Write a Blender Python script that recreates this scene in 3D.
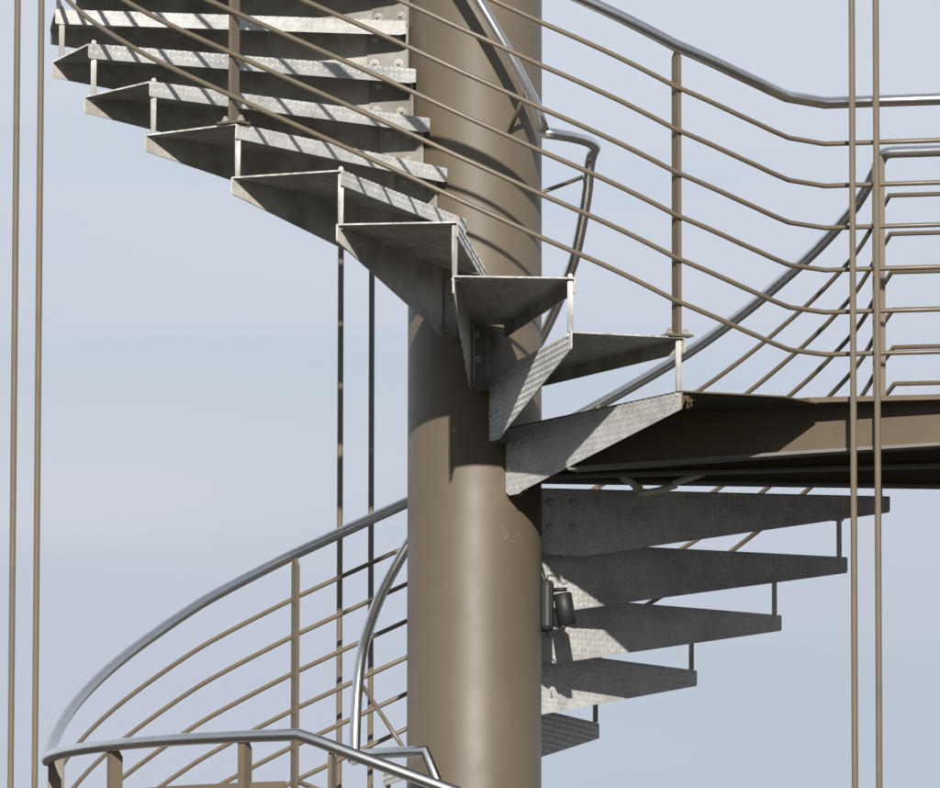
import bpy, bmesh, math, random
from mathutils import Vector, Matrix
R = math.radians
random.seed(7)
for o in list(bpy.data.objects):
    bpy.data.objects.remove(o)
scene = bpy.context.scene
C = scene.collection

# ------------------------------------------------------------------ camera
CD, CZ, CP, CY, CR = 25.4785, -2.8302, 0.116137, -0.00064, 0.00181
cam = bpy.data.cameras.new('camera')
cam.sensor_width = 36.0
cam.lens = 7372.45 * 36.0 / 940.0
cam.clip_start = 0.5
cam.clip_end = 6000
co = bpy.data.objects.new('camera', cam)
C.objects.link(co)
F = Vector((math.sin(CY) * math.cos(CP), math.cos(CY) * math.cos(CP), math.sin(CP)))
R0 = Vector((math.cos(CY), -math.sin(CY), 0))
U0 = R0.cross(F)
Rc = math.cos(CR) * R0 + math.sin(CR) * U0
Uc = -math.sin(CR) * R0 + math.cos(CR) * U0
M = Matrix((Rc, Uc, -F)).transposed().to_4x4()
M.translation = Vector((0, -CD, CZ))
co.matrix_world = M
scene.camera = co

# ------------------------------------------------------------------ sky and sun
SUN_AZ, SUN_EL = 0.6, 21.3          # degrees east of the camera's side, above the horizon
w = bpy.data.worlds.new('World')
scene.world = w
w.use_nodes = True
nt = w.node_tree
nt.nodes.clear()
N = nt.nodes.new
L = nt.links.new
out = N('ShaderNodeOutputWorld'); bg = N('ShaderNodeBackground')
sky = N('ShaderNodeTexSky'); sky.sky_type = 'NISHITA'; sky.sun_disc = False
sky.sun_elevation = R(SUN_EL); sky.sun_rotation = R(180 - SUN_AZ)
sky.air_density = 1.0; sky.dust_density = 1.2; sky.ozone_density = 1.0
tc = N('ShaderNodeTexCoord')
mp = N('ShaderNodeMapping'); mp.inputs['Scale'].default_value = (5.0, 5.0, 30.0)
mp.inputs['Location'].default_value = (0.35, 0.0, 0.45)
nz = N('ShaderNodeTexNoise'); nz.inputs['Scale'].default_value = 1.3; nz.inputs['Detail'].default_value = 4; nz.inputs['Roughness'].default_value = 0.5
sep = N('ShaderNodeSeparateXYZ')
def mr(src, f0, f1, t0, t1):
    n = N('ShaderNodeMapRange'); n.interpolation_type = 'SMOOTHSTEP'
    for k, v in (('From Min', f0), ('From Max', f1), ('To Min', t0), ('To Max', t1)): n.inputs[k].default_value = v
    L(src, n.inputs['Value']); return n.outputs[0]
def cmix(f, a, b, mode='MIX'):
    n = N('ShaderNodeMix'); n.data_type = 'RGBA'; n.blend_type = mode
    for i, x in ((0, f), (6, a), (7, b)):
        if isinstance(x, (int, float)): n.inputs[i].default_value = x
        elif isinstance(x, tuple): n.inputs[i].default_value = (*x, 1)
        else: L(x, n.inputs[i])
    return n.outputs[2]
bg.inputs['Strength'].default_value = 0.1
L(tc.outputs['Generated'], mp.inputs['Vector']); L(mp.outputs[0], nz.inputs['Vector'])
L(tc.outputs['Generated'], sep.inputs[0])
# the high veil of thin cloud: a greyer blue low down, whiter higher up, broken by soft bands
low = cmix(mr(nz.outputs['Fac'], 0.38, 0.62, 0, 1), (4.95, 5.6, 6.5), (5.3, 5.75, 6.7))
high = cmix(mr(nz.outputs['Fac'], 0.38, 0.62, 0, 1), (5.9, 6.5, 7.3), (6.4, 6.85, 7.7))
veil = cmix(mr(sep.outputs['Z'], 0.075, 0.165, 0, 1), low, high)
# one long faint white bank of cloud, low in the north-west
zb = N('ShaderNodeMath'); zb.operation = 'MULTIPLY_ADD'; zb.inputs[1].default_value = 0.02
L(nz.outputs['Fac'], zb.inputs[0]); L(sep.outputs['Z'], zb.inputs[2])
b1 = mr(zb.outputs[0], 0.102, 0.113, 0, 1); b2 = mr(zb.outputs[0], 0.113, 0.134, 1, 0)
bb = N('ShaderNodeMath'); bb.operation = 'MULTIPLY'; L(b1, bb.inputs[0]); L(b2, bb.inputs[1])
bw = N('ShaderNodeMath'); bw.operation = 'MULTIPLY'; L(bb.outputs[0], bw.inputs[0]); L(mr(sep.outputs['X'], -0.05, 0.02, 0.7, 0.15), bw.inputs[1])
veil = cmix(bw.outputs[0], veil, (6.25, 6.5, 7.1))
# it is dimmed to the south and east to deepen the shade, and gives way to the clear sky overhead
dim = N('ShaderNodeMath'); dim.operation = 'MULTIPLY'
L(mr(sep.outputs['Y'], -0.2, 0.8, 0.62, 1.0), dim.inputs[0]); L(mr(sep.outputs['X'], 0.1, 0.9, 1.0, 0.8), dim.inputs[1])
comb = N('ShaderNodeCombineColor')
for k in range(3): L(dim.outputs[0], comb.inputs[k])
veil = cmix(1.0, veil, comb.outputs[0], 'MULTIPLY')
sky_c = cmix(mr(sep.outputs['Z'], 0.3, 0.95, 0.96, 0.6), sky.outputs[0], veil)
L(sky_c, bg.inputs['Color']); L(bg.outputs[0], out.inputs['Surface'])

sl = bpy.data.lights.new('sun', 'SUN'); sl.energy = 4.7; sl.angle = R(0.53); sl.color = (1.0, 0.955, 0.885)
so = bpy.data.objects.new('sun', sl); C.objects.link(so)
sd = Vector((-math.sin(R(SUN_AZ)) * math.cos(R(SUN_EL)), math.cos(R(SUN_AZ)) * math.cos(R(SUN_EL)), -math.sin(R(SUN_EL))))
so.rotation_euler = sd.to_track_quat('-Z', 'Y').to_euler()
so.location = (2, -30, 20)
vs = scene.view_settings
vs.view_transform = 'Standard'; vs.look = 'None'; vs.exposure = 0.0; vs.gamma = 1.0
vs.use_curve_mapping = False

# ------------------------------------------------------------------ materials
def new_mat(name):
    m = bpy.data.materials.new(name); m.use_nodes = True
    t = m.node_tree
    b = t.nodes['Principled BSDF']
    return m, t, b
def noise(t, scale, detail=4, rough=0.55, coord='Object', vec_scale=None):
    c = t.nodes.new('ShaderNodeTexCoord')
    n = t.nodes.new('ShaderNodeTexNoise')
    n.inputs['Scale'].default_value = scale; n.inputs['Detail'].default_value = detail; n.inputs['Roughness'].default_value = rough
    if coord == 'Object':      # every copy gets its own patch of the noise
        n.noise_dimensions = '4D'
        oi = t.nodes.new('ShaderNodeObjectInfo')
        mu = t.nodes.new('ShaderNodeMath'); mu.operation = 'MULTIPLY'; mu.inputs[1].default_value = 37.0
        t.links.new(oi.outputs['Random'], mu.inputs[0]); t.links.new(mu.outputs[0], n.inputs['W'])
    if vec_scale:
        mpn = t.nodes.new('ShaderNodeMapping'); mpn.inputs['Scale'].default_value = vec_scale
        t.links.new(c.outputs[coord], mpn.inputs['Vector']); t.links.new(mpn.outputs[0], n.inputs['Vector'])
    else:
        t.links.new(c.outputs[coord], n.inputs['Vector'])
    return n
def cramp(t, fac, stops):
    r = t.nodes.new('ShaderNodeValToRGB')
    el = r.color_ramp.elements
    while len(el) < len(stops): el.new(0.5)
    for e, (p, c) in zip(el, stops):
        e.position = p; e.color = (*c, 1) if len(c) == 3 else c
    t.links.new(fac, r.inputs['Fac'])
    return r
def math_(t, op, a, b=None, c=None):
    n = t.nodes.new('ShaderNodeMath'); n.operation = op
    for i, x in enumerate((a, b, c)):
        if x is None: continue
        if isinstance(x, (int, float)): n.inputs[i].default_value = x
        else: t.links.new(x, n.inputs[i])
    return n.outputs[0]
def mixc(t, fac, a, b, mode='MIX'):
    n = t.nodes.new('ShaderNodeMix'); n.data_type = 'RGBA'; n.blend_type = mode
    for i, x in ((0, fac), (6, a), (7, b)):
        if isinstance(x, (int, float)): n.inputs[i].default_value = x
        elif isinstance(x, tuple): n.inputs[i].default_value = (*x, 1)
        else: t.links.new(x, n.inputs[i])
    return n.outputs[2]

def paint(name, base, rough=0.42, specks=True, big=1.0):
    m, t, b = new_mat(name)
    n1 = noise(t, 3.0 * big, 5, 0.6)
    r1 = cramp(t, n1.outputs['Fac'], [(0.25, tuple(c * 0.9 for c in base)), (0.75, tuple(min(1, c * 1.09) for c in base))])
    col = r1.outputs['Color']
    if specks:
        n2 = noise(t, 55, 2, 0.5)
        f2 = math_(t, 'MULTIPLY', math_(t, 'GREATER_THAN', n2.outputs['Fac'], 0.79), 0.5)
        col = mixc(t, f2, col, (0.52, 0.49, 0.44))
        n4 = noise(t, 1.0, 4, 0.6, vec_scale=(14, 14, 1.2))
        f4 = cramp(t, n4.outputs['Fac'], [(0.5, (0, 0, 0)), (0.8, (0.35, 0.35, 0.35))])
        col = mixc(t, f4.outputs['Color'], col, tuple(c * 0.72 for c in base))
    t.links.new(col, b.inputs['Base Color'])
    n3 = noise(t, 260, 2, 0.6)
    bp = t.nodes.new('ShaderNodeBump'); bp.inputs['Strength'].default_value = 0.12; bp.inputs['Distance'].default_value = 0.002
    t.links.new(n3.outputs['Fac'], bp.inputs['Height']); t.links.new(bp.outputs[0], b.inputs['Normal'])
    n5 = noise(t, 9, 4, 0.6)
    b.inputs['Specular IOR Level'].default_value = 0.65
    rr = cramp(t, n5.outputs['Fac'], [(0.3, (rough - .05,) * 3), (0.7, (rough + .08,) * 3)])
    t.links.new(rr.outputs['Color'], b.inputs['Roughness'])
    return m

def galv(name, checker, base=(0.56, 0.55, 0.52), dirt=0.35):
    m, t, b = new_mat(name)
    b.inputs['Metallic'].default_value = 0.0; b.inputs['Diffuse Roughness'].default_value = 1.0
    n1 = noise(t, 7, 6, 0.65)
    r1 = cramp(t, n1.outputs['Fac'], [(0.28, tuple(c * 0.68 for c in base)), (0.52, base), (0.8, tuple(min(.8, c * 1.14) for c in base))])
    n2 = noise(t, 38, 3, 0.7)
    r2 = cramp(t, n2.outputs['Fac'], [(0.35, (0.84, 0.84, 0.85)), (0.65, (1, 1, 1))])
    col = mixc(t, 1.0, r1.outputs['Color'], r2.outputs['Color'], 'MULTIPLY')
    n3 = noise(t, 2.6, 5, 0.7, vec_scale=(1, 1, 2.5))
    f3 = cramp(t, n3.outputs['Fac'], [(0.52, (0, 0, 0)), (0.75, (dirt,) * 3)])
    col = mixc(t, f3.outputs['Color'], col, (0.2, 0.15, 0.1))
    if not checker:
        n6 = noise(t, 1.0, 4, 0.65, vec_scale=(5, 34, 3))
        f6 = cramp(t, n6.outputs['Fac'], [(0.45, (0, 0, 0)), (0.68, (0.75,) * 3)])
        col = mixc(t, f6.outputs['Color'], col, (0.22, 0.19, 0.15))
    h = n2.outputs['Fac']
    bp = t.nodes.new('ShaderNodeBump')
    if checker:
        bp.inputs['Strength'].default_value = 0.5; bp.inputs['Distance'].default_value = 0.003
        b.inputs['Metallic'].default_value = 0.2
    else:
        bp.inputs['Strength'].default_value = 0.25; bp.inputs['Distance'].default_value = 0.002
    oi = t.nodes.new('ShaderNodeObjectInfo')
    vr = t.nodes.new('ShaderNodeMapRange'); vr.inputs['To Min'].default_value = 0.86; vr.inputs['To Max'].default_value = 1.06
    t.links.new(oi.outputs['Random'], vr.inputs['Value'])
    cc = t.nodes.new('ShaderNodeCombineColor')
    for k in range(3): t.links.new(vr.outputs[0], cc.inputs[k])
    col = mixc(t, 1.0, col, cc.outputs[0], 'MULTIPLY')
    t.links.new(col, b.inputs['Base Color'])
    t.links.new(h, bp.inputs['Height']); t.links.new(bp.outputs[0], b.inputs['Normal'])
    rr = cramp(t, n1.outputs['Fac'], [(0.3, (0.42,) * 3), (0.75, (0.62,) * 3)])
    t.links.new(rr.outputs['Color'], b.inputs['Roughness'])
    return m

def steel(name, base=(0.58, 0.57, 0.55), rough=0.2, metallic=1.0):
    m, t, b = new_mat(name)
    b.inputs['Metallic'].default_value = metallic
    n1 = noise(t, 22, 4, 0.65)
    r1 = cramp(t, n1.outputs['Fac'], [(0.3, tuple(c * .86 for c in base)), (0.7, tuple(c * 1.06 for c in base))])
    t.links.new(r1.outputs['Color'], b.inputs['Base Color'])
    rr = cramp(t, n1.outputs['Fac'], [(0.3, (rough + .07,) * 3), (0.7, (rough,) * 3)])
    t.links.new(rr.outputs['Color'], b.inputs['Roughness'])
    n3 = noise(t, 240, 2, 0.5)
    bp = t.nodes.new('ShaderNodeBump'); bp.inputs['Strength'].default_value = 0.02; bp.inputs['Distance'].default_value = 0.001
    t.links.new(n3.outputs['Fac'], bp.inputs['Height']); t.links.new(bp.outputs[0], b.inputs['Normal'])
    return m

def plain(name, base, rough=0.6, metallic=0.0, var=0.12, scale=12):
    m, t, b = new_mat(name)
    b.inputs['Metallic'].default_value = metallic
    n1 = noise(t, scale, 5, 0.6)
    r1 = cramp(t, n1.outputs['Fac'], [(0.3, tuple(c * (1 - var) for c in base)), (0.7, tuple(c * (1 + var) for c in base))])
    t.links.new(r1.outputs['Color'], b.inputs['Base Color'])
    b.inputs['Roughness'].default_value = rough
    return m

def scratch(m):
    # pale scratches where something rubbed the paint
    t = m.node_tree; b = t.nodes['Principled BSDF']
    old = b.inputs['Base Color'].links[0].from_socket
    c = t.nodes.new('ShaderNodeTexCoord')
    tot = None
    for ctr, rad in (((0.13, -0.19, -0.36), 0.10), ((0.20, -0.11, -0.45), 0.06)):
        d = t.nodes.new('ShaderNodeVectorMath'); d.operation = 'DISTANCE'
        t.links.new(c.outputs['Object'], d.inputs[0]); d.inputs[1].default_value = ctr
        k = t.nodes.new('ShaderNodeMapRange'); k.inputs['From Min'].default_value = rad; k.inputs['From Max'].default_value = rad * .3
        t.links.new(d.outputs['Value'], k.inputs['Value'])
        tot = k.outputs[0] if tot is None else math_(t, 'MAXIMUM', tot, k.outputs[0])
    n = noise(t, 10, 2, 0.5, vec_scale=(1.6, 1.6, 0.8))
    line = math_(t, 'LESS_THAN', math_(t, 'ABSOLUTE', math_(t, 'SUBTRACT', n.outputs['Fac'], 0.5)), 0.004)
    br = noise(t, 30, 2, 0.5)
    f = math_(t, 'MULTIPLY', math_(t, 'MULTIPLY', line, tot), math_(t, 'MULTIPLY', math_(t, 'GREATER_THAN', br.outputs['Fac'], 0.5), 0.4))
    t.links.new(mixc(t, f, old, (0.45, 0.38, 0.29)), b.inputs['Base Color'])
M_COL = paint('taupe_column_paint', (0.136, 0.108, 0.072), 0.46)
scratch(M_COL)
M_ROD = paint('taupe_rail_paint', (0.165, 0.130, 0.090), 0.38, specks=False, big=4)
M_BEAM = paint('taupe_beam_paint', (0.118, 0.083, 0.045), 0.5, big=2)
M_CHK = galv('galvanised_checker_plate', True, (0.56, 0.56, 0.545))
M_LUG = galv('worn_checker_lug', True, (0.70, 0.695, 0.67), dirt=0.2)
M_GALV = galv('galvanised_plate', False, (0.54, 0.515, 0.465), dirt=0.6)
M_UNDER = plain('dark_underside', (0.05, 0.045, 0.035), 0.8, var=0.25)  # near-black colour for the bottom faces of deck and landing plate
M_FLANGE = plain('grey_flange', (0.2, 0.195, 0.18), 0.7)  # lower beam flanges, a lighter neutral grey than the beam paint
M_BRK = galv('galvanised_bracket', False, (0.40, 0.385, 0.35), dirt=0.35)
M_ZINC = galv('galvanised_rod', False, (0.78, 0.77, 0.74), dirt=0.1)
M_BOLT = steel('zinc_bolt', (0.46, 0.45, 0.42), 0.5, 0.2)
M_INOX = steel('stainless_steel', (0.84, 0.83, 0.81), 0.21)
M_BLACK = plain('black_lamp_plastic', (0.022, 0.023, 0.023), 0.5)
M_LENS = plain('lamp_lens', (0.25, 0.26, 0.27), 0.1)
M_COND = plain('grey_conduit', (0.75, 0.72, 0.66), 0.6)
M_STRAW = plain('dry_straw', (0.26, 0.18, 0.10), 0.9, var=0.3)
M_GROUND = plain('ground_gravel', (0.05, 0.045, 0.036), 0.95, var=0.35, scale=0.8)

# ------------------------------------------------------------------ mesh helpers
def link(name, bm, mats, parent=None, smooth=False, flip_check=True):
    me = bpy.data.meshes.new(name)
    bm.normal_update()
    if flip_check:
        bmesh.ops.recalc_face_normals(bm, faces=bm.faces)
    bm.to_mesh(me); bm.free()
    if smooth is True:
        for p in me.polygons: p.use_smooth = True
    elif smooth:
        me.shade_smooth() if hasattr(me, 'shade_smooth') else None
    if not isinstance(mats, (list, tuple)): mats = [mats]
    for m in mats: me.materials.append(m)
    o = bpy.data.objects.new(name, me); C.objects.link(o)
    if parent: o.parent = parent
    return o
def empty(name, loc=(0, 0, 0), rz=0, parent=None):
    o = bpy.data.objects.new(name, None); o.empty_display_size = 0.1
    o.location = loc; o.rotation_euler = (0, 0, rz); C.objects.link(o)
    if parent: o.parent = parent
    return o
def tag(o, label, cat, group=None, kind=None):
    o['label'] = label
    if cat: o['category'] = cat
    if group: o['group'] = group
    if kind: o['kind'] = kind
def box(bm, x0, x1, y0, y1, z0, z1, bevel=0.0, mat=None):
    m = mat or Matrix.Identity(4)
    v = [bm.verts.new(m @ Vector((x, y, z))) for x in (x0, x1) for y in (y0, y1) for z in (z0, z1)]
    fs = [(0, 1, 3, 2), (4, 6, 7, 5), (0, 4, 5, 1), (2, 3, 7, 6), (0, 2, 6, 4), (1, 5, 7, 3)]
    faces = [bm.faces.new([v[i] for i in f]) for f in fs]
    if bevel:
        ed = set(e for f in faces for e in f.edges)
        bmesh.ops.bevel(bm, geom=list(ed), offset=bevel, segments=2, profile=0.5, affect='EDGES')
def sweep(bm, pts, r, seg=14, cap=True):
    """round tube through pts, mitred where the path kinks"""
    pts = [Vector(p) for p in pts]
    n = len(pts)
    tan = []
    for i in range(n):
        a = (pts[i] - pts[i - 1]).normalized() if i > 0 else None
        b = (pts[i + 1] - pts[i]).normalized() if i < n - 1 else None
        if a is None: tan.append((b, 1.0, None))
        elif b is None: tan.append((a, 1.0, None))
        else:
            t = (a + b).normalized()
            k = t.dot(b)
            ax = (b - a)
            tan.append((t, 1.0 / max(k, 0.4), ax.normalized() if ax.length > 1e-6 else None))
    t0 = tan[0][0]
    ref = Vector((0, 0, 1)) if abs(t0.z) < 0.9 else Vector((1, 0, 0))
    u = (ref - t0 * ref.dot(t0)).normalized()
    rings = []
    for i in range(n):
        t, k, ax = tan[i]
        u = (u - t * u.dot(t)).normalized()
        v = t.cross(u)
        ring = []
        for j in range(seg):
            a = 2 * math.pi * j / seg
            d = (u * math.cos(a) + v * math.sin(a)) * r
            if ax is not None and k > 1.0001:
                d += ax * d.dot(ax) * (k - 1.0)
            ring.append(bm.verts.new(pts[i] + d))
        rings.append(ring)
    for i in range(n - 1):
        for j in range(seg):
            f = bm.faces.new((rings[i][j], rings[i][(j + 1) % seg], rings[i + 1][(j + 1) % seg], rings[i + 1][j])); f.smooth = True
    if cap:
        bm.faces.new(list(reversed(rings[0]))); bm.faces.new(rings[-1])
def tube(name, pts, r, mat, parent=None, seg=14):
    bm = bmesh.new(); sweep(bm, pts, r, seg)
    return link(name, bm, mat, parent)
def lathe(bm, prof, m=None, seg=24):
    """prof: list of (radius, z)"""
    m = m or Matrix.Identity(4)
    rings = [[bm.verts.new(m @ Vector((max(rr, 1e-5) * math.cos(2 * math.pi * j / seg), max(rr, 1e-5) * math.sin(2 * math.pi * j / seg), z))) for j in range(seg)] for rr, z in prof]
    for a, b in zip(rings, rings[1:]):
        for j in range(seg):
            bm.faces.new((a[j], a[(j + 1) % seg], b[(j + 1) % seg], b[j]))
    bm.faces.new(list(reversed(rings[0]))); bm.faces.new(rings[-1])
def cyl(r, az, z=0.0):
    return Vector((r * math.sin(R(az)), -r * math.cos(R(az)), z))
def interp(knots, a):
    if a <= knots[0][0]:
        (a0, z0), (a1, z1) = knots[0], knots[1]
    elif a >= knots[-1][0]:
        (a0, z0), (a1, z1) = knots[-2], knots[-1]
    else:
        for (a0, z0), (a1, z1) in zip(knots, knots[1:]):
            if a0 <= a <= a1: break
    return z0 + (z1 - z0) * (a - a0) / (a1 - a0)

H = 0.18            # riser
DA = 15.0           # degrees per tread
A0 = 12.17          # azimuth of the rear edge of the first tread above the landing
RC = 0.233          # column radius

# ------------------------------------------------------------------ ground
bm = bmesh.new()
S = 1500
vv = [bm.verts.new(p) for p in ((-S, -S, 0), (S, -S, 0), (S, S, 0), (-S, S, 0))]
bm.faces.new(vv)
g = link('ground', bm, M_GROUND)
g.location = (0, 0, -4.40)
g['kind'] = 'structure'

# ------------------------------------------------------------------ the staircase
stair = empty('spiral_staircase', (0, 0, -4.40))
tag(stair, 'galvanised checker-plate spiral staircase winding round a thick taupe painted steel column, with stainless handrails', 'spiral staircase')
def P(o):          # parent to the staircase, keeping world placement
    o.parent = stair
    o.location = Vector(o.location) - Vector(stair.location)
    return o

bm = bmesh.new()
lathe(bm, [(0.42, -4.396), (0.42, -4.37), (RC + .004, -4.37), (RC, -4.36), (RC, 6.3), (RC - .01, 6.31)], seg=128)
for f in bm.faces: f.smooth = len(f.verts) == 4
column = P(link('column', bm, M_COL))
column['label'] = 'thick round taupe painted steel column'

# --- one folded tread -------------------------------------------------------
TH = 0.0055
def profile(rear, nose, depth_rear, depth_nose, rad=0.006):
    """outer and inner outline across the tread, from the foot of the rear web over the top to the foot of the nosing.
    rear/nose are 2-D points (r, t); returns lists of 3-D points with arclength"""
    rx, ry = rear; nx, ny = nose
    def at(s_, z):      # s_ metres from the rear line towards the nosing
        Ln = math.hypot(nx - rx, ny - ry)
        k = s_ / Ln
        return Vector((rx + (nx - rx) * k, ry + (ny - ry) * k, z))
    Ln = math.hypot(nx - rx, ny - ry)
    outer = [(0, -depth_rear), (0, -rad), (rad * .3, -rad * .3), (rad, 0), (Ln - rad, 0), (Ln - rad * .3, -rad * .3), (Ln, -rad), (Ln, -depth_nose)]
    inner = [(TH, -depth_rear), (TH, -rad), (TH + rad * .2, -TH - rad * .1), (TH + rad * .4, -TH), (Ln - TH - rad * .4, -TH), (Ln - TH - rad * .2, -TH - rad * .1), (Ln - TH, -rad - .001), (Ln - TH, -depth_nose)]
    arc = [0]
    for a, b in zip(outer, outer[1:]):
        arc.append(arc[-1] + math.hypot(b[0] - a[0], b[1] - a[1]))
    return [at(*p) for p in outer], [at(*p) for p in inner], [a - arc[1] for a in arc]
def folded_plate(bm, stations):
    """stations: list of (u, outer, inner, arc)"""
    uvl = bm.loops.layers.uv.new('UVMap')
    rows = []
    for u, o_, i_, arc in stations:
        rows.append((u, [bm.verts.new(p) for p in o_], [bm.verts.new(p) for p in i_], arc))
    def quad(vs, uvs, mi):
        f = bm.faces.new(vs); f.material_index = mi
        for l, q in zip(f.loops, uvs): l[uvl].uv = q
    for (ua, oa, ia, aa), (ub, ob, ib, ab) in zip(rows, rows[1:]):
        for k in range(len(oa) - 1):
            quad((oa[k], oa[k + 1], ob[k + 1], ob[k]), ((ua, aa[k]), (ua, aa[k + 1]), (ub, ab[k + 1]), (ub, ab[k])), 0)
            quad((ia[k], ib[k], ib[k + 1], ia[k + 1]), ((ua, aa[k]), (ub, ab[k]), (ub, ab[k + 1]), (ua, aa[k + 1])), 1)
        for k in (0, -1):
            quad((oa[k], ob[k], ib[k], ia[k]), ((ua, 0),) * 4, 2)
    for u, o_, i_, a_ in (rows[0], rows[-1]):
        for k in range(len(o_) - 1):
            quad((o_[k], i_[k], i_[k + 1], o_[k + 1]), ((u, 0),) * 4, 2)
REAR_R, NOSE_OUT, NOSE_IN = 1.4945, (1.433, 0.403), (0.236, 0.117)
def nose_at(r):
    k = (r - NOSE_IN[0]) / (NOSE_OUT[0] - NOSE_IN[0])
    return (r, NOSE_IN[1] + (NOSE_OUT[1] - NOSE_IN[1]) * k)
LUG_P = 0.0205
def lug(bm, o, eu, ev, en, ang, mi, half=0.0103, wid=0.0036, hgt=0.0028):
    """one raised teardrop of the checker plate: o centre, eu/ev in the plate, en outwards"""
    d = eu * math.cos(ang) + ev * math.sin(ang); c = ev * math.cos(ang) - eu * math.sin(ang)
    base = [o + d * (half * x) + c * (wid * y) - en * 0.0002 for x, y in ((1, 0), (.55, .85), (-.55, .85), (-1, 0), (-.55, -.85), (.55, -.85))]
    top = [o + d * (half * x) + en * hgt for x in (.5, -.5)]
    v = [bm.verts.new(p) for p in base]; t = [bm.verts.new(p) for p in top]
    for f in ((0, 1, 0), (3, 4, 1)): pass
    for q in ((v[0], v[1], t[0]), (v[1], v[2], t[1], t[0]), (v[2], v[3], t[1]), (v[3], v[4], t[1]), (v[4], v[5], t[0], t[1]), (v[5], v[0], t[0])):
        f = bm.faces.new(q); f.material_index = mi; f.smooth = True
def lug_field(bm, o, eu, ev, en, inside, umax, vmax, mi, shift=0.0):
    """rows of lugs turned alternately, over the part of the plane where inside(u, v)"""
    for i in range(int(umax / LUG_P) + 1):
        for j in range(int(vmax / LUG_P) + 2):
            u = (i + 0.5) * LUG_P; v = (j + 0.45) * LUG_P + shift
            if inside(u, v):
                lug(bm, o + eu * u + ev * v, eu, ev, en, R(45 if (i + j) % 2 else -45), mi)
def web_depth(r):
    if r < 0.262: return 0.225
    if r < 0.42: return 0.232
    return 0.230 + (0.058 - 0.230) * (r - 0.42) / (REAR_R - 0.42)
def tread_mesh():
    bm = bmesh.new()
    st = []
    for r_rear, r_nose, d in ((0.236, 0.236, 0.222), (0.262, 0.261, 0.232), (0.39, 0.385, 0.236), (0.42, 0.412, 0.230), (REAR_R - 0.004, NOSE_OUT[0] - .004, 0.058), (REAR_R, NOSE_OUT[0], 0.050)):
        dn = 0.052 if 0.25 < r_nose < NOSE_OUT[0] - .002 else 0.047
        o_, i_, arc = profile((r_rear, 0.0), nose_at(r_nose), d, dn)
        st.append((r_rear, o_, i_, arc))
    folded_plate(bm, st)
    Zm = Vector((0, 0, -1))
    lug_field(bm, Vector((0, 0, 0)), Vector((1, 0, 0)), Zm, Vector((0, -1, 0)),
              lambda u, v: 0.246 < u < REAR_R - .009 and .006 < v < web_depth(u) - .007, REAR_R, 0.24, 3)
    a = Vector((*NOSE_IN, 0)); b = Vector((*NOSE_OUT, 0)); d = (b - a).normalized(); Ln = (b - a).length
    lug_field(bm, a, d, Zm, Vector((-d.y, d.x, 0)), lambda u, v: .01 < u < Ln - .009 and .005 < v < .048, Ln, 0.06, 3, -.002)
    return bm
def hexbolt(bm, m, r=0.0105, hgt=0.008, washer=0.015):
    lathe(bm, [(washer, 0), (washer, 0.0025)], m, 20)
    lathe(bm, [(r, 0.0025), (r, 0.0025 + hgt * .8), (r * .82, 0.0025 + hgt)], m, 6)
    lathe(bm, [(r * .55, hgt), (r * .55, hgt + 0.007), (r * .35, hgt + .009)], m, 10)
def roundhead(bm, m, r=0.013, hgt=0.008):
    lathe(bm, [(r, 0), (r, hgt * .3), (r * .8, hgt * .75), (r * .4, hgt)], m, 18)
def bracket_mesh():
    bm = bmesh.new()
    box(bm, 0.236, 0.378, TH + 0.001, TH + 0.009, -0.228, -0.012, bevel=0.0015)     # plate bolted to the web
    box(bm, 0.2335, 0.2405, TH + 0.0095, 0.062, -0.235, -0.012)                     # foot welded to the column
    return bm
def bolt_mesh(r, z):
    bm = bmesh.new()
    hexbolt(bm, Matrix.Translation((r, TH + .0092, z)) @ Matrix.Rotation(R(-90), 4, 'X'))
    roundhead(bm, Matrix.Translation((r, -0.0002, z)) @ Matrix.Rotation(R(90), 4, 'X'))
    for f in bm.faces: f.smooth = False
    return bm
SP = (1.412, 0.384)     # spacer rod, by the outer nosing corner
def spacer_mesh(nub=True):
    bm = bmesh.new()
    m = Matrix.Translation((SP[0], SP[1], 0))
    lathe(bm, [(0.0094, -0.1795), (0.0094, -0.006)], m, 20)
    lathe(bm, [(0.0085, 0.0002), (0.0085, 0.007), (0.0065, 0.012), (0.003, 0.0145), (0.001, 0.015)], m, 14)
    # lower fixing: a low nut below the plate of the tread underneath
    lathe(bm, [(0.006, -H - 0.017), (0.0105, -H - 0.014), (0.0105, -H - TH - .0002)], m, 6)
    for f in bm.faces: f.smooth = len(f.verts) == 4
    return bm

proto = None
def build_tread(az, level):
    global proto
    if proto is None:
        t = link('tread', tread_mesh(), [M_CHK, M_GALV, M_ZINC, M_LUG])
        kids = [link('bracket', bracket_mesh(), M_BRK, t)]
        for r_ in (0.268, 0.352):
            for z_ in (-0.048, -0.135):
                kids.append(link('bolt', bolt_mesh(r_, z_), M_BOLT, t))
        kids.append(link('spacer_rod', spacer_mesh(), M_ZINC, t))
        proto = (t, kids)
    else:
        t = proto[0].copy(); C.objects.link(t)
        for k in proto[1]:
            c = k.copy(); C.objects.link(c); c.parent = t
    t.parent = stair
    t.location = (0, 0, level * H + 4.40)
    t.rotation_euler = (0, 0, R(az - 90))
    return t
for n in range(1, 12):
    build_tread(A0 - DA * (n - 1), n)
for k in range(1, 12):
    build_tread(A0 + DA * 6 + DA * (k - 1), -k)

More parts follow.
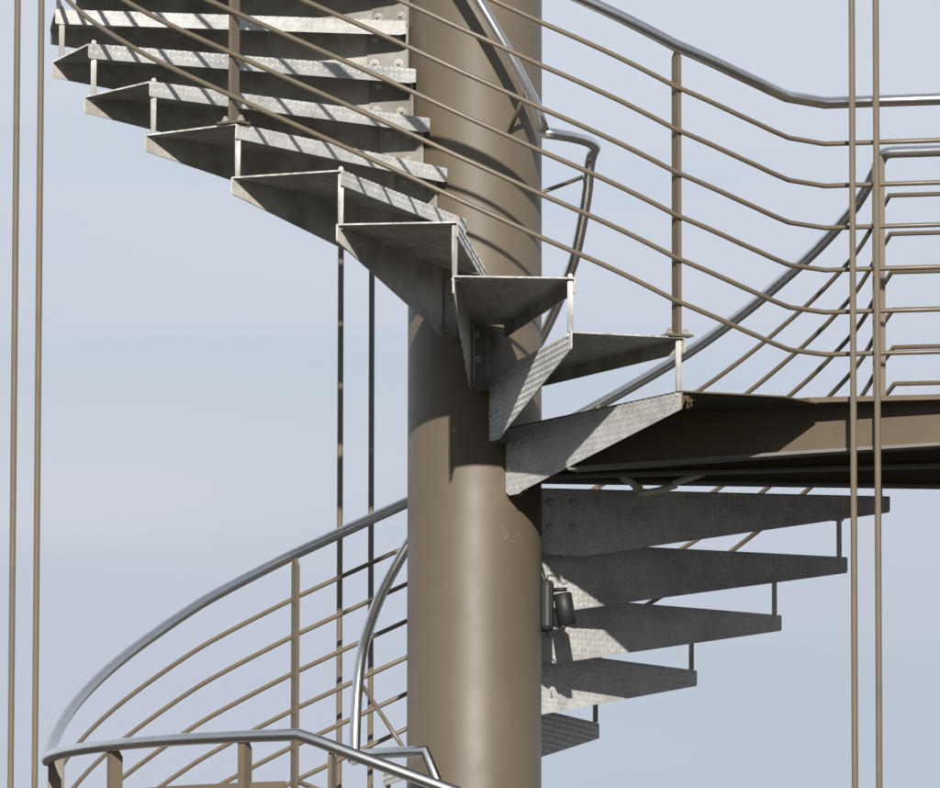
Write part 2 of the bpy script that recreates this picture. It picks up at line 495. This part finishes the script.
# --- landings ---------------------------------------------------------------
G = Vector((math.cos(R(13)), -math.sin(R(13)), 0))      # the way the walkway runs
NG = Vector((math.sin(R(13)), math.cos(R(13)), 0))      # from its front edge to its rear edge
def edge_plate(name, az, corner2, level, arc_end):
    """first landing plate: folded web on its rear line like a tread, then a flat top"""
    bm = bmesh.new()
    uvl = bm.loops.layers.uv.new('UVMap')
    th = TH
    rot = Matrix.Rotation(R(az - 90), 4, 'Z')
    def quad(vs, mi):
        f = bm.faces.new(vs); f.material_index = mi
        return f
    # web, radial
    xs = [(0.236, 0.222), (0.262, 0.236), (0.335, 0.236), (0.36, 0.228), (REAR_R - .006, 0.062), (REAR_R, 0.055)]
    rows = [[bm.verts.new(rot @ Vector((x, y, z))) for y, z in ((0, -0.0004), (0, -d), (th, -d), (th, -0.0004))] for x, d in xs]
    for (ra, (xa, da)), (rb, (xb, db)) in zip(zip(rows, xs), zip(rows[1:], xs[1:])):
        f = quad((ra[0], ra[1], rb[1], rb[0]), 0)
        for l, q in zip(f.loops, ((xa, 0), (xa, -da), (xb, -db), (xb, 0))): l[uvl].uv = q
        quad((ra[2], ra[3], rb[3], rb[2]), 1)
        quad((ra[1], ra[2], rb[2], rb[1]), 2)
    quad(rows[-1], 2); quad(list(reversed(rows[0])), 2)
    # top plate
    pts = [rot @ Vector((0.234, -0.0005, 0)), rot @ Vector((REAR_R + .0005, -0.0005, 0))] + [Vector(p) for p in corner2]
    a1 = arc_end
    for i in range(9):
        a = a1 + (az - a1) * i / 9.0
        pts.append(cyl(0.234, a))
    top = [bm.verts.new(p) for p in pts]
    bot = [bm.verts.new(p - Vector((0, 0, th))) for p in pts]
    f = bm.faces.new(top); f.material_index = 0
    for l in f.loops: l[uvl].uv = (l.vert.co.x, l.vert.co.y)
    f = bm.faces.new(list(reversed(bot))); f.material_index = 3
    for i in range(len(top)):
        j = (i + 1) % len(top)
        quad((top[i], bot[i], bot[j], top[j]), 2)
    lug_field(bm, Vector((0, 0, 0)), rot @ Vector((1, 0, 0)), Vector((0, 0, -1)), rot @ Vector((0, -1, 0)),
              lambda u, v: 0.246 < u < REAR_R - .009 and .006 < v < (0.228 if u < .36 else .228 - .166 * (u - .36) / 1.13) - .007, REAR_R, 0.25, 4)
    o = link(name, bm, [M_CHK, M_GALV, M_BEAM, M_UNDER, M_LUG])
    return o
# upper landing quarter plate from 27.17 to 49 degrees, then the platform deck
WE0 = Vector((1.15, -1.0, 0))              # start of the walkway front edge
pl = edge_plate('landing_plate', A0 + DA, [(1.02, -1.19, 0), (1.147, -0.995, 0)], 0, 49.0)
pl.parent = stair; pl.location = (0, 0, 4.40)
for r_ in (0.268, 0.325):
    for z_ in (-0.06, -0.142):
        b_ = link('bolt', bolt_mesh(r_, z_), M_BOLT, pl); b_.rotation_euler = (0, 0, R(A0 + DA - 90))
br = link('bracket', bracket_mesh(), M_BRK, pl); br.rotation_euler = (0, 0, R(A0 + DA - 90)); br.scale = (1, 1, 1)

def prism(bm, pts, z0, z1, mi=0, mtop=None, mbot=None):
    t_ = [bm.verts.new((p[0], p[1], z1)) for p in pts]; b_ = [bm.verts.new((p[0], p[1], z0)) for p in pts]
    f = bm.faces.new(t_); f.material_index = mi if mtop is None else mtop
    f = bm.faces.new(list(reversed(b_))); f.material_index = mi if mbot is None else mbot
    for i in range(len(pts)):
        j = (i + 1) % len(pts)
        f = bm.faces.new((t_[i], b_[i], b_[j], t_[j])); f.material_index = mi

FR0 = Vector((1.18, -0.882, 0)); RR0 = Vector((1.44, 0.277, 0))
WL = 3.2
def uv_planar(bm):
    uvl = bm.loops.layers.uv.new('UVMap')
    for f in bm.faces:
        for l in f.loops: l[uvl].uv = (l.vert.co.x, l.vert.co.y)

# second, lower landing (only its railing reaches into the picture)
pts = [cyl(0.234, a) for a in range(342, 266, -5)] + [cyl(1.50, a) for a in range(267, 343, 5)]
bm = bmesh.new(); prism(bm, pts, -2.16 - 0.008, -2.16, 0, 0, 1)
uv_planar(bm)
o = P(link('landing_plate', bm, [M_CHK, M_BEAM]))

# --- railings of the flights --------------------------------------------------
RAIL_UP = [(-150, 3.302), (-69, 2.289), (-46.5, 2.010), (-34, 1.862), (-20, 1.690), (-11.8, 1.589), (-2.2, 1.468), (8.2, 1.345), (18.6, 1.237), (26.4, 1.153), (36, 1.078), (44.0, 1.024)]
RAIL_LO = [(101.2, 1.035), (104.0, 1.015), (108, 0.955), (113.5, 0.880), (119, .818), (130.5, .678), (146.7, .460), (160.65, .285), (189.7, -.090), (206.7, -.296), (221.5, -.484), (231, -.618), (242.6, -.775), (255.8, -.952), (264, -1.060), (269, -1.118), (272.5, -1.14)]
RAIL_L2 = [(273, -1.14), (337, -1.14)]
RAIL_D = [(337.4, -1.14), (343, -1.195), (355.8, -1.317), (375, -1.50), (400, -1.78)]
RR = 1.487
def arc_pts(knots, r, step=2.5, dz=0.0, a0=None, a1=None):
    a0 = knots[0][0] if a0 is None else a0; a1 = knots[-1][0] if a1 is None else a1
    n = max(2, int((a1 - a0) / step))
    return [cyl(r, a0 + (a1 - a0) * i / n, interp(knots, a0 + (a1 - a0) * i / n) + dz) for i in range(n + 1)]
def wpt(base, s, z, off=0.0):
    p = base + G * s - NG * off
    return Vector((p.x, p.y, z))
# outer handrail of the upper flight runs on along the front of the walkway
up = arc_pts(RAIL_UP, RR)
up = up[:-1] + [Vector((1.045, -1.045, 1.026))]
P(tube('handrail', up + [wpt(FR0, 0, 1.030)] + [wpt(FR0, s_, 1.030) for s_ in (0.5, 1.5, WL)], 0.0205, M_INOX, seg=24))
lo = [wpt(RR0, s_, 1.035) for s_ in (WL, 1.5, 0.5, 0.03)]
RL = 1.474
lo += [wpt(RR0, 0.005, 1.030)] + arc_pts(RAIL_LO, RL, a0=103.0)[1:]
P(tube('handrail', lo, 0.0205, M_INOX, seg=24))
l2 = [cyl(RL, 272.5 + i * 64.5 / 24, -1.14) for i in range(25)]
P(tube('handrail', l2 + arc_pts(RAIL_D, RL)[1:], 0.0205, M_INOX, seg=24))
# infill rods
DZ = [0.141, 0.284, 0.427, 0.570, 0.713, 0.856]
DZL = [0.163, 0.30, 0.436, 0.570, 0.703, 0.832]
RO = 1.4935
for i, d in enumerate(DZ):
    pts = arc_pts(RAIL_UP, RO, dz=-d)[:-1] + [Vector((1.050, -1.050, 1.026 - d))]
    P(tube('infill_rod', pts + [wpt(FR0, 0, 1.03 - d, .006)] + [wpt(FR0, s_, 1.03 - d, .006) for s_ in (0.5, 1.5, WL)], 0.0083, M_ROD, seg=12))
for i, d in enumerate(DZL):
    base = RR0 + Vector((0.022 + 0.003 * i, 0.0, 0))
    zc = 1.045 - d * 1.0
    pts = [wpt(base, s_, zc) for s_ in (WL, 1.5, 0.5, 0.0)] + arc_pts(RAIL_LO, RO - .012, dz=-d, a0=104.0)[1:]
    P(tube('infill_rod', pts, 0.0083, M_ROD, seg=12))
    pts = arc_pts(RAIL_D, RO - .012, dz=-d * 0.97, a0=337.2)
    P(tube('infill_rod', pts, 0.0083, M_ROD, seg=12))

# balusters: flat bars set edge-on, chamfered below the handrail, on bolted base plates
def baluster_mesh(hgt, w_=0.044, t_=0.013, both=True):
    bm = bmesh.new()
    ch = 0.030
    prof = [(-w_ / 2, 0.006), (w_ / 2, 0.006), (w_ / 2, hgt - (ch if not both else ch)), (w_ / 2 - 0.012 if both else w_ / 2, hgt), (-w_ / 2 + 0.020, hgt), (-w_ / 2, hgt - ch)]
    a = [bm.verts.new((x, -t_ / 2, z)) for x, z in prof]; b = [bm.verts.new((x, t_ / 2, z)) for x, z in prof]
    bm.faces.new(a); bm.faces.new(list(reversed(b)))
    for i in range(len(prof)):
        j = (i + 1) % len(prof)
        bm.faces.new((a[i], b[i], b[j], a[j]))
    return bm
def baluster(az, z0, ztop, r=1.458, base=True, w_=0.044, t_=0.013, both=True):
    o = link('baluster', baluster_mesh(ztop - z0, w_, t_, both), M_ROD)
    o.location = cyl(r, az, z0); o.rotation_euler = (0, 0, R(az - 90))
    if base:
        bm = bmesh.new(); box(bm, -0.032, 0.034, -0.046, 0.046, 0.0004, 0.0085, bevel=0.001)
        link('base_plate', bm, M_ROD, o)
        for s_ in (-1, 1):
            bm = bmesh.new()
            lathe(bm, [(.0125, .0087), (.0125, .017), (.0105, .019)], Matrix.Translation((0.004, s_ * 0.031, 0)), 6)
            lathe(bm, [(.009, .019), (.008, .027), (.003, .030)], Matrix.Translation((0.004, s_ * 0.031, 0)), 12)
            link('nut', bm, M_BRK, o)
    return P(o)
for n in (1, 5, 9):
    a = A0 - DA * (n - 1) + (15.0 if n == 1 else 14.5)
    baluster(a, n * H, interp(RAIL_UP, a) - 0.004, base=True, r=1.462)
for k in (4, 7, 11):
    a = A0 + DA * 6 + DA * (k - 1) + 14.6
    baluster(a, -k * H, interp(RAIL_LO, a) - 0.012, r=1.447)
baluster(100.2, 0.0, 1.02, r=1.445)
for a in (274.5, 303.8, 328.6):
    baluster(a, -2.16, -1.148, base=False, r=1.448, w_=0.046, t_=0.026, both=False)
baluster(341.3, -2.16, interp(RAIL_D, 341.3) - .012, r=1.45)
baluster(386.3, -2.16-.54, interp(RAIL_D, 386.3) - .012, r=1.45) if False else None
for s_ in (1.2, 2.6):
    for base, zt in ((FR0, 1.015), (RR0, 1.02)):
        o = link('baluster', baluster_mesh(zt - 0.02), M_ROD)
        p = base + G * s_ + (NG * 0.03 if base is FR0 else -NG * 0.03); o.location = (p.x, p.y, 0.02); o.rotation_euler = (0, 0, R(-13 - 90))
        P(o)
# the sheet-metal panel between the flat bars of the lower landing
bm = bmesh.new()
n = 12; r0, r1 = 1.430, 1.436
ring = []
for i in range(n + 1):
    a = 307.6 + (334.4 - 307.6) * i / n
    ring.append([bm.verts.new(cyl(r_, a, z_)) for r_, z_ in ((r0, -2.05), (r1, -2.05), (r1, -1.2885), (r0, -1.2885))])
for a_, b_ in zip(ring, ring[1:]):
    for k in range(4): bm.faces.new((a_[k], a_[(k + 1) % 4], b_[(k + 1) % 4], b_[k]))
bm.faces.new(ring[0]); bm.faces.new(list(reversed(ring[-1])))
P(link('railing_panel', bm, M_ROD))

# --- inner handrail round the column ------------------------------------------
IR = 0.42
IN_UP = [(-150, 3.35), (1.2, 1.459), (18.9, 1.240), (30, 1.100), (34.6, 1.012)]
IN_LO = [(109.3, 0.890), (112, 0.845), (123, .655), (143.85, .408), (215, -.365), (233, -.556), (248.7, -.745), (255, -.87), (259, -1.00)]
a_ = arc_pts(IN_UP, IR, 3)
P(tube('inner_handrail', a_, 0.0195, M_INOX, seg=24))
mid = [cyl(IR, a, 1.008) for a in (33.8, 42, 51, 60, 69, 78, 87, 94)] + [cyl(IR, 99, 1.006), cyl(IR, 103, 0.997), cyl(IR, 106, 0.978), cyl(IR, 107.8, 0.945)]
P(tube('inner_handrail', mid + arc_pts(IN_LO, IR, 3) + [cyl(IR, 260.2, -1.10), cyl(IR, 260.5, -1.128)], 0.0195, M_INOX, seg=24))
low = [cyl(IR, 261.3 + i * 75.5 / 12, -1.128) for i in range(13)] + [cyl(IR, 345, -1.275), cyl(IR, 353, -1.40), cyl(IR, 372, -1.62)]
P(tube('inner_handrail', low, 0.0195, M_INOX, seg=24))
for p0, p1 in ((cyl(0.415, 25.1, 1.152), cyl(0.232, 30.2, 1.030)), (cyl(0.415, 114.5, 0.800 + .13), cyl(0.229, 80.6, 0.843)), (cyl(0.415, 251, -.86), cyl(0.23, 278, -1.118)),
               (cyl(0.415, -70, 2.34), cyl(0.23, -66, 2.22)), (cyl(0.415, 180, .03), cyl(0.23, 178, -.06))):
    P(tube('rail_bracket', [p0, p1], 0.0075, M_ROD, seg=12))

# ------------------------------------------------------------------ the walkway
walk = empty('walkway', (0, 0, 0))
tag(walk, 'taupe steel walkway on I-beams leaving the landing to the right, dark underneath', 'walkway')
bm = bmesh.new()
e0 = Vector((1.12, -0.985, 0)); e1 = e0 + G * (WL + .1)
deck = [e0, e1, e1 + NG * 1.42, Vector((1.49, 0.40, 0)), cyl(1.47, 103), cyl(0.90, 103), cyl(0.2345, 103)] + [cyl(0.2345, a) for a in (92, 81, 70, 60, 50)] + [cyl(1.40, 48.5)]
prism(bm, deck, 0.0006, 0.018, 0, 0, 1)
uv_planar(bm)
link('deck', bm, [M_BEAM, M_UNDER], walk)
def ibeam(p0, p1, ztop, zbot, fw=0.088, tf=0.010, tw=0.007):
    p0 = Vector((*p0, 0)); p1 = Vector((*p1, 0)); d = p1 - p0
    m = Matrix.Translation(p0) @ Matrix.Rotation(math.atan2(d.y, d.x), 4, 'Z')
    bm = bmesh.new(); Ln = d.length
    box(bm, 0, Ln, -fw / 2, fw / 2, zbot, zbot + tf, mat=m)
    for f in bm.faces: f.material_index = 1
    box(bm, 0, Ln, -fw / 2, fw / 2, ztop - tf, ztop, mat=m)
    box(bm, 0, Ln, -tw / 2, tw / 2, zbot + tf, ztop - tf, mat=m)
    return link('beam', bm, [M_BEAM, M_FLANGE], walk)
def fascia(pts, setf=0.05, setb=0.035):
    """front channel: web with flanges, its lower edge rising a little outwards. pts: (x, y, zbot)"""
    bm = bmesh.new()
    def sheet(prof, mi=0):      # prof(x, y, zb, nrm) -> 4 corner points
        n0 = len(bm.faces)
        rows = []
        for i, (x, y, zb) in enumerate(pts):
            j = min(i, len(pts) - 2)
            d = Vector((pts[j + 1][0] - pts[j][0], pts[j + 1][1] - pts[j][1], 0)).normalized()
            nrm = Vector((d.y, -d.x, 0))
            rows.append([bm.verts.new(p) for p in prof(Vector((x, y, 0)), zb, nrm)])
        for a_, b_ in zip(rows, rows[1:]):
            for k in range(4): bm.faces.new((a_[k], a_[(k + 1) % 4], b_[(k + 1) % 4], b_[k]))
        bm.faces.new(rows[0]); bm.faces.new(list(reversed(rows[-1])))
        if mi:
            for f in list(bm.faces)[n0:]: f.material_index = 1
    Z = lambda z: Vector((0, 0, z))
    sheet(lambda p, zb, n_: [p + Z(zb + .0002), p - n_ * .007 + Z(zb + .0002), p - n_ * .007 + Z(-.0042), p + Z(-.0042)])
    sheet(lambda p, zb, n_: [p + n_ * .028 + Z(zb - .011), p - n_ * .06 + Z(zb - .011), p - n_ * .06 + Z(zb), p + n_ * .028 + Z(zb)], 1)
    sheet(lambda p, zb, n_: [p + n_ * .028 + Z(-.004), p - n_ * .06 + Z(-.004), p - n_ * .06 + Z(.0003), p + n_ * .028 + Z(.0003)])
    return link('beam', bm, [M_BEAM, M_FLANGE], walk)
fascia([(0.325, -0.595, -0.178), (1.15, -0.86, -0.147), (1.6, -1.0, -0.134), (1.9, -1.07, -0.13), (4.2, -1.60, -0.13)])
ibeam((0.22, 0.04), (4.2, -1.12), -0.007, -0.150, fw=0.07)
ibeam((0.20, 0.155), (1.72, 0.325), 0.0002, -0.152, fw=0.07)
ibeam((1.7235, 0.325), tuple((Vector((1.7235, 0.325, 0)) + G * 2.6))[:2], 0.0002, -0.152, fw=0.07)
# hanger between the landing and the first tread below it
b0 = cyl(1.462, A0 + DA * 6 + 0.6)
bm = bmesh.new(); lathe(bm, [(0.0094, -0.1795), (0.0094, 0.006)], Matrix.Translation(b0), 20)
for f in bm.faces: f.smooth = len(f.verts) == 4
link('spacer_rod', bm, M_ZINC, walk)

# ------------------------------------------------------------------ vertical rods round the stair
def vrod(x_az, r, label):
    bm = bmesh.new()
    lathe(bm, [(0.03, -4.396), (0.03, -4.36), (0.0108, -4.35), (0.0108, 6.3), (0.008, 6.31)], seg=20)
    for f in bm.faces: f.smooth = len(f.verts) == 4
    o = link('vertical_rod', bm, M_ROD)
    o.location = cyl(r, x_az, 0)
    tag(o, label, 'steel rod', 'slender vertical rods round the staircase')
vrod(293.39, 1.70, 'slender taupe vertical rod nearest the left edge of the picture')
vrod(300.27, 1.70, 'slender taupe vertical rod, inner one of the left pair, beside the tread tips')
vrod(47.75, 1.70, 'slender taupe vertical rod, left one of the right pair in front of the walkway')
vrod(52.25, 1.70, 'slender taupe vertical rod, right one of the right pair in front of the walkway')
vrod(197.0, 1.70, 'dark shaded vertical rod behind the stair, farther from the column')
vrod(193.0, 1.70, 'dark shaded vertical rod behind the stair, nearer to the column')

# ------------------------------------------------------------------ lamp on the column
lamp = empty('spotlight', (0.25, 0.0, -0.60))
tag(lamp, 'small black spotlight clamped to the right side of the column below the walkway', 'spotlight')
bm = bmesh.new(); box(bm, -0.022, 0.026, -0.05, 0.05, -0.088, 0.092, bevel=0.019)
link('housing', bm, M_BLACK, lamp)
bm = bmesh.new(); sweep(bm, [(0.022, 0, 0.058), (0.070, -0.01, 0.060)], 0.0075, 12)
link('arm', bm, M_BLACK, lamp)
bm = bmesh.new()
m = Matrix.Translation((0.064, -0.015, -0.012)) @ Matrix.Rotation(R(-9), 4, 'Y') @ Matrix.Rotation(R(6), 4, 'X')
lathe(bm, [(0.024, 0.060), (0.0315, 0.056), (0.0325, -0.052), (0.029, -0.054), (0.026, -0.03)], m, 28)
for f in bm.faces: f.smooth = len(f.verts) == 4
link('lamp_head', bm, M_BLACK, lamp)
bm = bmesh.new()
sweep(bm, [(0.0, -0.045, 0.09), (0.004, -0.05, 0.103), (0.016, -0.05, 0.106), (0.024, -0.045, 0.102), (0.03, -0.04, 0.108)], 0.0022, 8)
sweep(bm, [(0.024, -0.045, -0.08), (0.03, -0.05, -0.096), (0.024, -0.05, -0.104)], 0.0022, 8)
link('cable_tie', bm, M_BLACK, lamp)
bm = bmesh.new()
sweep(bm, [(-0.004, 0.01, 0.088), (-0.008, 0.03, 0.115), (-0.0165, 0.05, 0.15), (-0.022, 0.062, 0.22), (-0.022, 0.062, 0.42)], 0.004, 8)
sweep(bm, [(0.07, -0.014, -0.066), (0.052, -0.01, -0.082), (0.024, -0.004, -0.06)], 0.0028, 8)
link('cable', bm, M_BLACK, lamp)
bm = bmesh.new(); lathe(bm, [(0.026, -0.030), (0.024, -0.026)], m, 24)
link('lens', bm, M_LENS, lamp)

# ------------------------------------------------------------------ conduit below the walkway
def smooth_path(pts, n=8):
    pts = [Vector(p) for p in pts]; out = []
    q = [pts[0] * 2 - pts[1]] + pts + [pts[-1] * 2 - pts[-2]]
    for i in range(0, len(q) - 3):
        for k in range(n):
            t = k / n
            out.append(0.5 * ((2 * q[i]) + (q[i + 1] - q[i - 1]) * t + (2 * q[i] - 5 * q[i + 1] + 4 * q[i + 2] - q[i + 3]) * t * t + (3 * q[i + 1] - q[i] - 3 * q[i + 2] + q[i + 3]) * t ** 3))
    out.append(pts[-1]); return out
o = tube('conduit', smooth_path([(0.50, 0.13, -0.120), (0.545, 0.12, -0.152), (0.565, 0.11, -0.180), (0.585, 0.10, -0.193), (0.65, 0.10, -0.182), (0.70, 0.10, -0.158), (0.745, 0.11, -0.135), (0.80, 0.13, -0.120)]), 0.0115, M_COND)
tag(o, 'grey plastic conduit sagging below the walkway beams beside the column', 'conduit')

# ------------------------------------------------------------------ straw caught under the landing corner
bm = bmesh.new()
c0 = cyl(1.475, A0 + DA + 1.0, -0.012)
for i in range(22):
    a = c0 + Vector((random.uniform(-.008, .022), random.uniform(-.015, .015), random.uniform(-.02, .002)))
    d = Vector((random.gauss(-.012, .018), random.gauss(0, .012), random.gauss(-.014, .012)))
    mid = a + d * .5 + Vector((random.gauss(0, .004),) * 3)
    sweep(bm, [a, mid, a + d], 0.0009, 4)
o = link('straw_tuft', bm, M_STRAW)
tag(o, 'tuft of dry brown straw caught under the outer corner of the landing plate', 'straw')

# ------------------------------------------------------------------ render
scene.render.engine = 'CYCLES'
scene.cycles.max_bounces = 8
